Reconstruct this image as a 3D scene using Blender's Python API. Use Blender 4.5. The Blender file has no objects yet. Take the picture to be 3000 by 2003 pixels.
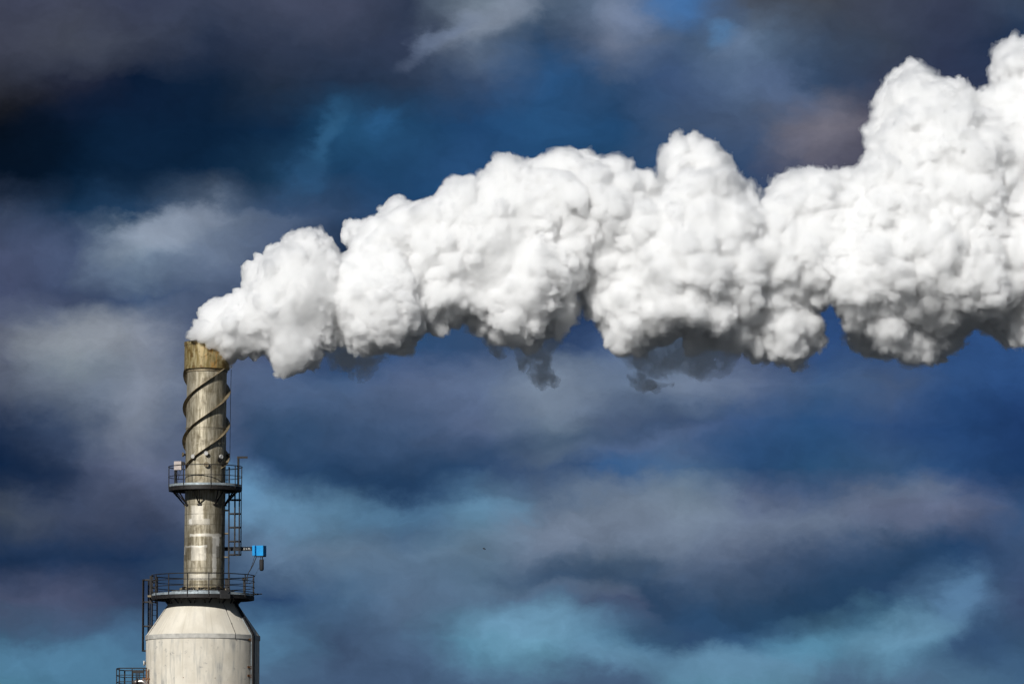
import bpy, math, random
import numpy as np
from mathutils import Vector, Matrix
R = math.radians
sc = bpy.context.scene
COL = sc.collection
random.seed(7); rng = np.random.default_rng(11)

# ------------------------------------------------------------------ camera
FPX, CX, CY, DIST, PITCH, CAMZ = 16200.0, 1500.0, 1001.5, 300.0, R(5.8), 1.7
cd = bpy.data.cameras.new('camera'); cam = bpy.data.objects.new('camera', cd); COL.objects.link(cam)
cam.location = (0, -DIST, CAMZ); cam.rotation_euler = (math.pi/2 + PITCH, 0, 0)
cd.sensor_width = 36; cd.lens = 36*FPX/3000; cd.clip_start = 1; cd.clip_end = 20000
sc.camera = cam

def P(px, py, Y=0.0):
    """measured photograph position -> (x, z) in metres on the vertical plane at depth Y"""
    u = (px-CX)/FPX; v = (CY-py)/FPX
    dy = math.cos(PITCH) - v*math.sin(PITCH); dz = math.sin(PITCH) + v*math.cos(PITCH)
    t = (Y+DIST)/dy
    return u*t, CAMZ + dz*t

# ------------------------------------------------------------------ sun and exposure
SUN_AZ, SUN_EL = R(207), R(29.5)          # azimuth clockwise from +Y
sd = bpy.data.lights.new('sun', 'SUN'); sun = bpy.data.objects.new('sun', sd); COL.objects.link(sun)
sd.energy = 4.8; sd.angle = R(0.5); sd.color = (1.0, 0.985, 0.95)
sdir = Vector((math.sin(SUN_AZ)*math.cos(SUN_EL), math.cos(SUN_AZ)*math.cos(SUN_EL), math.sin(SUN_EL)))
sun.rotation_euler = sdir.to_track_quat('Z', 'Y').to_euler()
sc.view_settings.view_transform = 'Standard'; sc.view_settings.look = 'None'
sc.view_settings.exposure = 0.10; sc.view_settings.gamma = 1
sc.cycles.max_bounces = 26; sc.cycles.diffuse_bounces = 3; sc.cycles.volume_bounces = 24
sc.cycles.transparent_max_bounces = 24
sc.cycles.use_adaptive_sampling = True; sc.cycles.adaptive_threshold = .03; sc.cycles.adaptive_min_samples = 16

# ------------------------------------------------------------------ node helpers
class NT:
    def __init__(s, nt): s.nt = nt; s.n = nt.nodes; s.l = nt.links
    def put(s, sock, v):
        if hasattr(v, 'is_linked') or isinstance(v, bpy.types.NodeSocket): s.l.new(v, sock)
        else: sock.default_value = v
    def m(s, op, a, b=0.0, c=None, clamp=False):
        n = s.n.new('ShaderNodeMath'); n.operation = op; n.use_clamp = clamp
        s.put(n.inputs[0], a); s.put(n.inputs[1], b)
        if c is not None: s.put(n.inputs[2], c)
        return n.outputs[0]
    def mix(s, f, a, b):
        n = s.n.new('ShaderNodeMix'); n.data_type = 'RGBA'
        s.put(n.inputs[0], f); s.put(n.inputs[6], a); s.put(n.inputs[7], b); return n.outputs[2]
    def noise(s, vec, scale, detail=4, rough=.55, dist=0.0):
        n = s.n.new('ShaderNodeTexNoise'); n.inputs['Scale'].default_value = scale
        n.inputs['Detail'].default_value = detail; n.inputs['Roughness'].default_value = rough
        n.inputs['Distortion'].default_value = dist
        s.l.new(vec, n.inputs['Vector']); return n.outputs
    def xyz(s, x, y, z):
        n = s.n.new('ShaderNodeCombineXYZ'); s.put(n.inputs[0], x); s.put(n.inputs[1], y); s.put(n.inputs[2], z); return n.outputs[0]
    def sep(s, v):
        n = s.n.new('ShaderNodeSeparateXYZ'); s.l.new(v, n.inputs[0]); return n.outputs
    def ss(s, v, a, b, lo=0.0, hi=1.0, kind='SMOOTHSTEP'):
        n = s.n.new('ShaderNodeMapRange'); n.interpolation_type = kind
        s.put(n.inputs[0], v); n.inputs[1].default_value = a; n.inputs[2].default_value = b
        n.inputs[3].default_value = lo; n.inputs[4].default_value = hi; return n.outputs[0]
    def box(s, u, v, u0, u1, v0, v1, e=.03):
        a = s.m('MULTIPLY', s.ss(u, u0-e, u0+e), s.ss(u, u1-e, u1+e, 1, 0))
        b = s.m('MULTIPLY', s.ss(v, v0-e, v0+e), s.ss(v, v1-e, v1+e, 1, 0))
        return s.m('MULTIPLY', a, b)
def lin(c):
    return tuple(((x/255)/12.92 if x/255 <= .04045 else ((x/255+.055)/1.055)**2.4) for x in c)

# ------------------------------------------------------------------ world: daylight sky under broken storm cloud
world = bpy.data.worlds.new('World'); sc.world = world; world.use_nodes = True
W = NT(world.node_tree); W.n.clear()
sky = W.n.new('ShaderNodeTexSky'); sky.sky_type = 'NISHITA'; sky.sun_disc = False
sky.sun_elevation = SUN_EL; sky.sun_rotation = SUN_AZ
tc = W.n.new('ShaderNodeTexCoord')
gx, gy, gz = W.sep(tc.outputs['Generated'])
az = W.m('ARCTAN2', gx, gy); el = W.m('ARCSINE', gz)
U0 = W.m('DIVIDE', W.m('MULTIPLY_ADD', az, FPX, CX), 3000.0)            # 0..1 across the cloud bank seen
V0 = W.m('DIVIDE', W.m('ADD', W.m('MULTIPLY', W.m('SUBTRACT', el, PITCH), -FPX), CY), 2003.0)
sv = W.xyz(W.m('MULTIPLY', U0, 3.0), W.m('MULTIPLY', V0, 2.0*1.5), 0.0)   # clouds stretched sideways
n1 = W.noise(sv, 1.6, 6, .55); n2 = W.noise(sv, 4.5, 10, .60, .1)
c1 = W.sep(n1[1]); c2 = W.sep(n2[1])
U = W.m('ADD', U0, W.m('MULTIPLY_ADD', W.m('SUBTRACT', c1[0], .5), .02, W.m('MULTIPLY', W.m('SUBTRACT', c2[0], .5), .075)))
V = W.m('ADD', V0, W.m('MULTIPLY_ADD', W.m('SUBTRACT', c1[1], .5), .02, W.m('MULTIPLY', W.m('SUBTRACT', c2[1], .5), .085)))
UR, VR = U, V
U = W.m('PINGPONG', U, 1.0); V = W.m('PINGPONG', V, 1.0)
CLOUD = [
 [(66,72,96),(70,76,98),(50,60,88),(52,66,94),(68,78,106),(66,76,104),(38,58,88),(116,130,152),(74,96,124),(98,118,150),(54,108,170),(74,86,106),(72,80,94),(60,70,92),(54,66,94),(60,78,106)],
 [(64,68,84),(76,82,96),(62,72,94),(36,52,80),(44,58,84),(46,62,90),(48,64,94),(98,114,140),(42,76,114),(104,116,146),(62,90,126),(86,110,142),(60,82,112),(56,70,92),(46,60,90),(24,54,92)],
 [(44,46,52),(30,38,60),(4,28,58),(8,36,66),(30,48,72),(32,54,84),(38,60,90),(52,80,118),(26,86,142),(38,78,122),(56,88,134),(84,110,150),(52,82,120),(52,66,94),(46,60,92),(40,58,92)],
 [(6,14,24),(2,20,42),(4,30,58),(2,32,62),(4,44,80),(18,82,128),(18,74,120),(14,68,118),(20,80,132),(20,78,130),(58,84,120),(70,92,128),(124,118,134),(80,80,104),(60,70,100),(50,66,100)],
 [(0,16,36),(0,26,52),(4,34,62),(4,42,74),(20,64,100),(12,66,110),(18,72,120),(24,80,134),(12,70,120),(20,72,116),(36,76,122),(44,76,118),(84,86,110),(70,74,96),(50,70,104),(50,70,104)],
 [(54,72,102),(12,52,88),(26,64,102),(92,110,138),(56,86,126),(46,78,118),(10,64,112),(16,72,122),(14,66,114),(14,64,112),(14,62,110),(10,56,104),(40,70,106),(46,70,106),(46,70,106),(46,70,106)],
 [(70,84,120),(76,96,136),(134,148,170),(108,124,154),(66,88,124),(10,34,64),(24,70,116),(24,70,116),(24,70,116),(24,70,116),(24,70,116),(20,66,112),(24,70,116),(30,74,120),(30,74,120),(30,74,120)],
 [(70,84,122),(56,74,110),(64,90,128),(72,92,126),(54,76,112),(20,56,96),(34,74,120),(34,74,120),(8,42,86),(14,50,96),(24,66,118),(24,66,118),(26,66,120),(32,78,134),(34,80,138),(34,80,138)],
 [(98,106,130),(142,148,162),(120,126,148),(80,96,130),(74,90,128),(32,62,102),(30,80,132),(50,82,124),(30,62,108),(58,88,134),(90,108,140),(70,88,124),(34,78,138),(32,80,140),(32,80,142),(32,82,144)],
 [(86,96,120),(110,120,142),(124,132,156),(98,112,144),(60,88,134),(38,84,136),(80,100,144),(92,110,150),(126,140,164),(118,132,160),(122,136,160),(86,106,146),(58,94,140),(64,90,130),(36,82,140),(26,76,138)],
 [(30,54,90),(54,76,110),(112,122,146),(78,96,132),(34,78,124),(20,64,110),(38,78,126),(98,110,148),(124,138,160),(98,112,146),(76,96,136),(46,84,134),(28,78,130),(38,78,132),(20,68,122),(12,54,108)],
 [(4,34,70),(50,70,104),(100,110,144),(78,98,136),(48,90,136),(20,62,108),(18,56,98),(42,78,122),(60,88,126),(44,92,148),(68,106,150),(30,74,122),(32,82,128),(46,86,130),(32,80,134),(14,62,116)],
 [(64,78,98),(58,74,104),(58,74,106),(78,94,128),(94,138,176),(80,124,160),(60,102,144),(92,138,174),(96,118,150),(134,144,166),(136,148,164),(98,112,148),(80,100,140),(90,104,142),(98,106,140),(48,84,130)],
 [(18,48,86),(26,52,88),(18,50,90),(48,76,112),(92,122,158),(94,120,150),(90,120,154),(94,122,150),(114,128,154),(122,134,154),(116,128,154),(88,98,132),(70,86,122),(28,64,108),(24,70,120),(54,86,128)],
 [(66,80,112),(72,84,118),(48,70,104),(58,98,138),(34,72,118),(70,108,146),(84,112,146),(84,116,150),(74,104,140),(68,88,124),(58,80,116),(26,62,102),(26,62,98),(34,74,116),(76,118,158),(56,80,122)],
 [(56,96,130),(58,92,128),(64,110,150),(66,112,152),(76,126,166),(58,86,122),(72,102,138),(82,140,174),(92,154,184),(74,130,170),(40,76,116),(42,88,130),(74,128,164),(88,148,182),(44,80,120),(50,88,126)],
 [(70,130,162),(66,124,160),(66,120,158),(72,110,148),(76,112,148),(58,76,110),(70,88,124),(84,120,158),(72,102,140),(76,98,134),(80,130,162),(84,140,170),(80,118,150),(76,108,144),(70,112,148),(52,94,134)]]
nr, ncol = len(CLOUD), len(CLOUD[0])
acc = None
for r, row in enumerate(CLOUD):
    rp = W.n.new('ShaderNodeValToRGB'); cr = rp.color_ramp; cr.interpolation = 'LINEAR'
    while len(cr.elements) < ncol: cr.elements.new(0.5)
    for i, c in enumerate(row):
        cr.elements[i].position = i/(ncol-1)
    for i, c in enumerate(row): k_ = min(1, max(0, (c[0]-45)/90)); cr.elements[i].color = (*lin((c[0]*(1-.06*k_), c[1]*(.94+.05*k_), c[2]*(.91+.03*k_))), 1)
    W.l.new(U, rp.inputs[0])
    w = W.m('SUBTRACT', 1.0, W.m('ABSOLUTE', W.m('SUBTRACT', W.m('MULTIPLY', V, nr-1.0), float(r))), clamp=True)
    vs = W.n.new('ShaderNodeVectorMath'); vs.operation = 'SCALE'
    W.l.new(rp.outputs[0], vs.inputs[0]); W.l.new(w, vs.inputs['Scale'])
    if acc is None: acc = vs.outputs[0]
    else:
        va = W.n.new('ShaderNodeVectorMath'); va.operation = 'ADD'
        W.l.new(acc, va.inputs[0]); W.l.new(vs.outputs[0], va.inputs[1]); acc = va.outputs[0]
# cloud banks with a definite edge: each is a band between two curves, pale on top and dark slate underneath
def curve(pts):
    n = W.n.new('ShaderNodeFloatCurve'); n.mapping.use_clip = False; c = n.mapping.curves[0]
    pts = [(x/3000, y/2003) for x, y in pts]
    c.points[0].location = pts[0]; c.points[1].location = pts[-1]
    for p_ in pts[1:-1]: c.points.new(*p_)
    n.mapping.update(); W.l.new(UR, n.inputs['Value']); return n.outputs[0]
def bank(acc, top, bot, cols, soft, op, side=None):
    t = W.m('DIVIDE', W.m('SUBTRACT', VR, curve(top)), W.m('SUBTRACT', curve(bot), curve(top)))
    rp = W.n.new('ShaderNodeValToRGB'); cr = rp.color_ramp; cr.interpolation = 'B_SPLINE'
    while len(cr.elements) < len(cols): cr.elements.new(.5)
    for i_, (p_, c_) in enumerate(cols): cr.elements[i_].position = p_
    for i_, (p_, c_) in enumerate(cols): cr.elements[i_].color = (*lin(c_), 1)
    W.l.new(t, rp.inputs[0])
    mk = W.m('MULTIPLY', W.ss(t, 0, soft[0]), W.ss(t, 1-soft[1], 1+.02, 1, 0))
    if side: mk = W.m('MULTIPLY', mk, W.m('MULTIPLY', W.ss(UR, side[0]/3000, side[1]/3000), W.ss(UR, side[2]/3000, side[3]/3000, 1, 0)))
    return W.mix(W.m('MULTIPLY', mk, op), acc, rp.outputs[0])
# long bank low on the right
acc = bank(acc, [(0,1500),(800,1560),(1200,1590),(1450,1510),(1700,1420),(1850,1360),(2100,1385),(2250,1440),(2500,1400),(2700,1360),(2850,1420),(3000,1500)],
    [(0,1740),(700,1740),(1100,1725),(1500,1735),(1850,1745),(1960,1835),(2100,1890),(2300,1810),(2500,1765),(2700,1690),(3000,1600)],
    [(0,(92,114,142)),(.25,(114,130,150)),(.5,(92,110,136)),(.72,(48,78,108)),(.9,(24,62,96)),(1,(26,68,102))], (.3,.12), .75, (1250,1700,2600,2950))
# bank behind and below the steam
acc = bank(acc, [(0,900),(600,1000),(1000,1050),(1500,1000),(2000,1020),(2400,1060),(3000,1150)],
    [(0,1480),(680,1330),(900,1420),(1100,1450),(1300,1425),(1600,1350),(1900,1310),(2300,1230),(3000,1260)],
    [(0,(92,112,138)),(.3,(88,108,138)),(.6,(62,88,120)),(.85,(28,64,98)),(1,(20,60,96))], (.3,.14), .55, (640,800,1900,2400))
# bank at the upper left
acc = bank(acc, [(0,-200),(3000,-200)][:1]+[(1500,-200),(3000,-200)],
    [(0,330),(180,290),(300,240),(420,190),(700,140),(1000,170),(1200,130),(1500,100),(3000,90)],
    [(0,(60,68,92)),(.6,(62,70,92)),(.85,(50,60,80)),(1,(24,38,62))], (.1,.2), .45, (-300,-100,1100,1400))
# bank at the left, bright on its upper edge
acc = bank(acc, [(0,610),(150,640),(250,680),(380,650),(480,630),(600,640),(750,600),(900,620),(1500,700),(3000,700)],
    [(0,900),(500,900),(1000,900),(3000,900)],
    [(0,(112,128,150)),(.2,(126,140,160)),(.5,(88,106,136)),(1,(60,78,110))], (.12,.5), .45, (200,420,650,1000))
# far low cloud tops along the bottom
acc = bank(acc, [(0,2100),(560,2000),(640,1960),(900,1900),(1080,1850),(1200,1830),(1330,1880),(1500,1930),(1700,1915),(1830,1885),(1960,1960),(2100,2020),(2300,1990),(2430,1930),(2560,1950),(2700,1990),(3000,1990)],
    [(0,2500),(1500,2500),(3000,2500)][:1]+[(3000,2500)],
    [(0,(70,104,136)),(.2,(62,90,122)),(1,(56,80,110))], (.22,.1), .75)
# single pale heads, dark bellies and clear gaps: centre, half sizes, tilt, colour, strength
PP = W.xyz(W.m('MULTIPLY', UR, 3000.0), W.m('MULTIPLY', VR, 2003.0), 0.0)
for bx_, by_, rx_, ry_, rot_, c_, op_ in [
  (450,700,170,70,-8,(154,166,182),.6),(590,645,100,45,0,(140,152,170),.55),(240,985,260,85,0,(150,156,166),.65),(400,1160,110,190,10,(132,140,156),.5),(110,900,160,60,0,(96,108,132),.4),
  (1440,45,210,80,-30,(142,154,172),.6),(1290,115,150,38,-32,(104,120,146),.55),(1850,40,110,75,0,(122,136,162),.55),(1990,20,90,80,0,(52,112,170),.5),(2115,105,60,42,20,(70,132,184),.4),(2170,130,70,50,0,(104,128,160),.5),(2300,260,130,80,20,(90,112,148),.5),
  (940,410,46,105,28,(42,104,146),.5),(890,520,70,90,25,(36,88,130),.5),(1110,360,70,34,15,(26,94,144),.45),(2385,375,140,95,0,(116,112,128),.45),(300,330,330,70,-8,(6,28,56),.5),(500,450,420,150,0,(1,34,64),.5),(60,450,160,170,0,(4,20,38),.45),
  (700,1440,90,95,35,(98,154,192),.7),(800,1510,210,65,0,(98,146,180),.55),(1150,1500,150,60,0,(90,140,174),.45),(1830,1368,90,36,0,(56,108,158),.35),(1450,1500,120,45,0,(96,142,174),.5),
  (1580,1835,230,90,0,(106,156,186),.75),(1800,1905,190,60,8,(102,152,182),.65),(2150,1955,260,70,0,(98,146,176),.75),(2650,1855,200,75,-12,(102,152,182),.75),(2820,1745,100,75,-30,(88,134,172),.55),(120,1935,420,75,0,(76,130,162),.7),(2360,1905,120,70,0,(86,150,180),.6),
  (2450,1650,420,95,-4,(26,62,98),.55),(2010,1825,180,65,0,(34,72,108),.6),(1150,1425,300,50,4,(20,58,98),.5),(2850,1280,230,150,0,(16,58,108),.5),(80,1390,190,80,0,(4,34,66),.7),(110,1620,260,60,0,(22,50,84),.5),(2250,1320,260,60,0,(26,74,120),.45),(1750,1560,330,90,0,(124,138,158),.45),(2650,1500,220,70,0,(98,108,138),.5),(1620,1150,170,120,0,(128,142,160),.5),(2050,1130,180,80,0,(116,130,154),.45),(2890,1860,110,90,-40,(38,72,108),.5)]:
    mp = W.n.new('ShaderNodeMapping'); mp.vector_type = 'TEXTURE'; mp.inputs['Location'].default_value = (bx_, by_, 0)
    mp.inputs['Rotation'].default_value = (0, 0, R(rot_)); mp.inputs['Scale'].default_value = (rx_, ry_, 1); W.l.new(PP, mp.inputs['Vector'])
    ln = W.n.new('ShaderNodeVectorMath'); ln.operation = 'LENGTH'; W.l.new(mp.outputs[0], ln.inputs[0])
    acc = W.mix(W.ss(ln.outputs['Value'], .15, 1.25, op_, 0), acc, lin(c_)+(1,))
# broken texture inside the clouds: lighter torn wisps
n3 = W.noise(W.xyz(W.m('MULTIPLY', U, 3.0), W.m('MULTIPLY', V, 2.8), 3.7), 3.2, 10, .6, .15)
n4 = W.noise(W.xyz(W.m('MULTIPLY', U, 3.0), W.m('MULTIPLY', V, 2.8), 9.1), 10.0, 9, .62, .1)
f = W.m('ADD', W.m('MULTIPLY', W.m('SUBTRACT', n3[0], .5), .72), W.m('MULTIPLY', W.m('SUBTRACT', n4[0], .5), .40))
f = W.m('MAXIMUM', W.m('ADD', f, 1.0), .35)
vs = W.n.new('ShaderNodeVectorMath'); vs.operation = 'SCALE'; W.l.new(acc, vs.inputs[0]); W.l.new(f, vs.inputs['Scale'])
cloudc = vs.outputs[0]
# away from this bank: ordinary sky with the same dark cloud broken over it
bg_n = W.noise(tc.outputs['Generated'], 3.0, 8, .6, .3)
far = W.mix(W.ss(bg_n[0], .40, .56), (.016, .05, .11, 1), (.045, .065, .10, 1))
dd = W.m('MAXIMUM', W.m('ABSOLUTE', W.m('SUBTRACT', U0, .5)), W.m('ABSOLUTE', W.m('SUBTRACT', V0, .5)))
hs = W.n.new('ShaderNodeHueSaturation'); hs.inputs['Saturation'].default_value = .93
vt = W.n.new('ShaderNodeVectorMath'); vt.operation = 'MULTIPLY'; vt.inputs[1].default_value = (.955, .965, 1.0)
W.l.new(cloudc, vt.inputs[0]); W.l.new(vt.outputs[0], hs.inputs['Color'])
cloudc = W.mix(W.ss(dd, 1.0, 2.2), hs.outputs[0], far)
b1 = W.n.new('ShaderNodeBackground'); W.l.new(sky.outputs[0], b1.inputs[0]); b1.inputs[1].default_value = 0.05
b2 = W.n.new('ShaderNodeBackground'); W.l.new(cloudc, b2.inputs[0]); b2.inputs[1].default_value = .91
ms = W.n.new('ShaderNodeMixShader')
W.l.new(W.m('MULTIPLY', W.ss(bg_n[0], .50, .64, 0, .35), W.ss(dd, 1.2, 2.6)), ms.inputs[0])
W.l.new(b2.outputs[0], ms.inputs[1]); W.l.new(b1.outputs[0], ms.inputs[2])
wo = W.n.new('ShaderNodeOutputWorld'); W.l.new(ms.outputs[0], wo.inputs[0])

# ------------------------------------------------------------------ materials
def mat(name):
    m = bpy.data.materials.new(name); m.use_nodes = True; n = NT(m.node_tree); b = n.n['Principled BSDF']
    t = n.n.new('ShaderNodeTexCoord'); return m, n, b, t.outputs['Object']
def simple(name, c, rough=.5, metal=0.0, var=.35, scale=6, rust=None, rustamt=.55):
    m, n, b, o = mat(name)
    nz = n.noise(o, scale, 6, .6)
    col = n.mix(n.ss(nz[0], .35, .65), tuple(x*(1-var) for x in c)+(1,), tuple(min(1, x*(1+var)) for x in c)+(1,))
    if rust:
        n2 = n.noise(o, scale*2.3, 5, .65)
        col = n.mix(n.ss(n2[0], rustamt, rustamt+.12), col, rust+(1,))
    n.l.new(col, b.inputs['Base Color']); b.inputs['Roughness'].default_value = rough; b.inputs['Metallic'].default_value = metal
    return m
M = {}
M['dark'] = simple('dark_rusty_steel', (.009, .0075, .007), .6, .2, .4, 5, (.075, .035, .018), .6)
M['galv'] = simple('galvanised_plate', (.28, .32, .34), .5, .4, .25, 4, (.16, .13, .10), .62)
M['black'] = simple('black_canvas', (.012, .012, .013), .8)
M['blue'] = simple('blue_paint', (.0, .22, .52), .4, 0, .08, 3)
M['white'] = simple('white_flange_paint', (.42, .41, .39), .5, 0, .1, 9)
M['pinkish'] = simple('cabinet_paint', (.34, .29, .265), .5, 0, .1, 5)
M['strake'] = simple('strake_steel', (.20, .16, .10), .5, .45, .4, 3, (.05, .035, .02), .55)
M['pipe'] = simple('pipe_cladding', (.38, .33, .30), .3, .8, .2, 4)
M['marking'] = simple('faded_stencil', (.30, .30, .28), .7, 0, .4, 20)
M['brown'] = simple('rusty_bracket', (.14, .06, .02), .7, 0, .4, 8)
M['bird'] = simple('dark_feathers', (.015, .014, .014), .8)
M['ground'] = simple('gravel_ground', (.028, .033, .038), .95, 0, .4, .2)

XB = P(594, 1900)[0]
def stack_axis(z):
    z1 = P(598, 1700)[1]; z0 = P(606, 1110)[1]
    x1 = P(597.6, 1700)[0]; x0 = P(606.0, 1110)[0]
    return x1 + (z-z1)/(z0-z1)*(x0-x1)

def steel_stack():
    m, n, b, o = mat('weathered_stack_steel')
    x, y, z = n.sep(o)
    a = n.m('ARCTAN2', x, n.m('MULTIPLY', y, -1.0))          # 0 faces the viewer's side
    u = n.m('MULTIPLY', a, 1.1)
    sv = n.xyz(n.m('MULTIPLY', u, 3.0), n.m('MULTIPLY', z, .35), 0.0)
    st = n.noise(sv, 2.2, 6, .6); bl = n.noise(n.xyz(u, z, 0.0), 1.3, 7, .62, .4)
    fine = n.noise(n.xyz(n.m('MULTIPLY', u, 1.0), n.m('MULTIPLY', z, 3.0), 2.0), 5.0, 5, .6)
    col = n.mix(n.ss(st[0], .36, .64), (.19, .162, .105, 1), (.42, .375, .285, 1))
    col = n.mix(n.ss(bl[0], .50, .68, 0, .7), col, (.105, .082, .048, 1))
    col = n.mix(n.ss(fine[0], .56, .72, 0, .5), col, (.44, .42, .36, 1))
    w = n.noise(n.xyz(u, z, 5.0), 4.0, 4, .6); ws = n.sep(w[1])
    uu = n.m('MULTIPLY_ADD', n.m('SUBTRACT', ws[0], .5), .16, u); zz = n.m('MULTIPLY_ADD', n.m('SUBTRACT', ws[1], .5), .16, z)
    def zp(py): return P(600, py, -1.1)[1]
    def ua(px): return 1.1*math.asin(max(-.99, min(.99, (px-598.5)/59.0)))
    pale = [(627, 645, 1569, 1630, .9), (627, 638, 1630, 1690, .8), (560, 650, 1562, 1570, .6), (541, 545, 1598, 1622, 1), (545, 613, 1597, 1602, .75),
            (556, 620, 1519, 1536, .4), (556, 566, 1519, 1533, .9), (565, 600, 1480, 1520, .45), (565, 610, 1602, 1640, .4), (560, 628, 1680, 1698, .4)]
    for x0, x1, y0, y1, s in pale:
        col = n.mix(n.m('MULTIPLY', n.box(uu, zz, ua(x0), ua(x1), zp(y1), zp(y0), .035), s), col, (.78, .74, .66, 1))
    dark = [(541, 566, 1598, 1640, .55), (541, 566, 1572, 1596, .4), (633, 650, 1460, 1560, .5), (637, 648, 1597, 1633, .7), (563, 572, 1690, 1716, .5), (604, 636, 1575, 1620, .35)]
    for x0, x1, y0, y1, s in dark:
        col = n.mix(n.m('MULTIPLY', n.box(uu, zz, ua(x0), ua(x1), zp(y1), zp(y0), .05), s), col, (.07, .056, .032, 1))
    for py in (1255, 1475, 1504, 1535, 1662, 1674):
        col = n.mix(n.m('MULTIPLY', n.box(u, z, -4, 4, zp(py)-.018, zp(py)+.018, .012), n.ss(st[0], .4, .6, .15, .7)), col, (.07, .055, .035, 1))
    n.l.new(col, b.inputs['Base Color']); b.inputs['Metallic'].default_value = .6
    n.l.new(n.ss(bl[0], .3, .7, .5, .68), b.inputs['Roughness'])
    bp = n.n.new('ShaderNodeBump'); bp.inputs['Strength'].default_value = .25; bp.inputs['Distance'].default_value = .03
    n.l.new(bl[0], bp.inputs['Height']); n.l.new(bp.outputs[0], b.inputs['Normal'])
    return m
def cap_mat():
    m, n, b, o = mat('rust_stained_cap')
    x, y, z = n.sep(o); u = n.m('MULTIPLY', n.m('ARCTAN2', x, n.m('MULTIPLY', y, -1.0)), 1.24)
    st = n.noise(n.xyz(n.m('MULTIPLY', u, 2.6), n.m('MULTIPLY', z, .5), 0.0), 2.0, 6, .62)
    bl = n.noise(n.xyz(u, z, 0.0), 2.6, 7, .65, .8)
    col = n.mix(n.ss(st[0], .36, .64), (.17, .12, .035, 1), (.33, .275, .15, 1))
    col = n.mix(n.ss(bl[0], .50, .60, 0, .85), col, (.10, .055, .012, 1))
    og = n.m('MULTIPLY', n.ss(st[0], .50, .62), n.ss(u, -.5, .7))
    col = n.mix(n.m('MULTIPLY', og, .75), col, (.36, .17, .02, 1))
    n.l.new(col, b.inputs['Base Color']); b.inputs['Metallic'].default_value = .35; b.inputs['Roughness'].default_value = .48
    return m
def shell_mat(name, streaks):
    m, n, b, o = mat(name)
    x, y, z = n.sep(o); u = n.m('MULTIPLY', n.m('ARCTAN2', x, n.m('MULTIPLY', y, -1.0)), 3.0)
    st = n.noise(n.xyz(n.m('MULTIPLY', u, 2.0), n.m('MULTIPLY', z, .22), 0.0), 1.5, 6, .6)
    bl = n.noise(n.xyz(u, n.m('MULTIPLY', z, .8), 0.0), .9, 7, .6)
    col = n.mix(n.ss(bl[0], .35, .65), (.50, .455, .375, 1), (.59, .545, .46, 1))
    col = n.mix(n.m('MULTIPLY', n.ss(st[0], .46, .66), n.ss(bl[0], .38, .62, .3*streaks, 1.0*streaks)), col, (.27, .265, .245, 1))
    f = n.noise(n.xyz(u, z, 1.0), 3.4, 5, .7, .3)
    col = n.mix(n.ss(f[0], .60, .70, 0, .65*streaks), col, (.19, .19, .18, 1))
    g2 = n.noise(n.xyz(n.m('MULTIPLY', u, 5.0), n.m('MULTIPLY', z, .12), 4.0), 1.2, 3, .6)
    col = n.mix(n.ss(g2[0], .58, .72, 0, .35), col, (.34, .30, .22, 1))
    n.l.new(col, b.inputs['Base Color']); b.inputs['Roughness'].default_value = .62
    return m
M['stack'] = steel_stack(); M['cap'] = cap_mat(); M['shell'] = shell_mat('streaked_white_shell', 1.0); M['cone'] = shell_mat('clean_white_cone', .25)
M['band'] = simple('grey_white_band', (.38, .365, .33), .6, 0, .18, 2.5)

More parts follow.
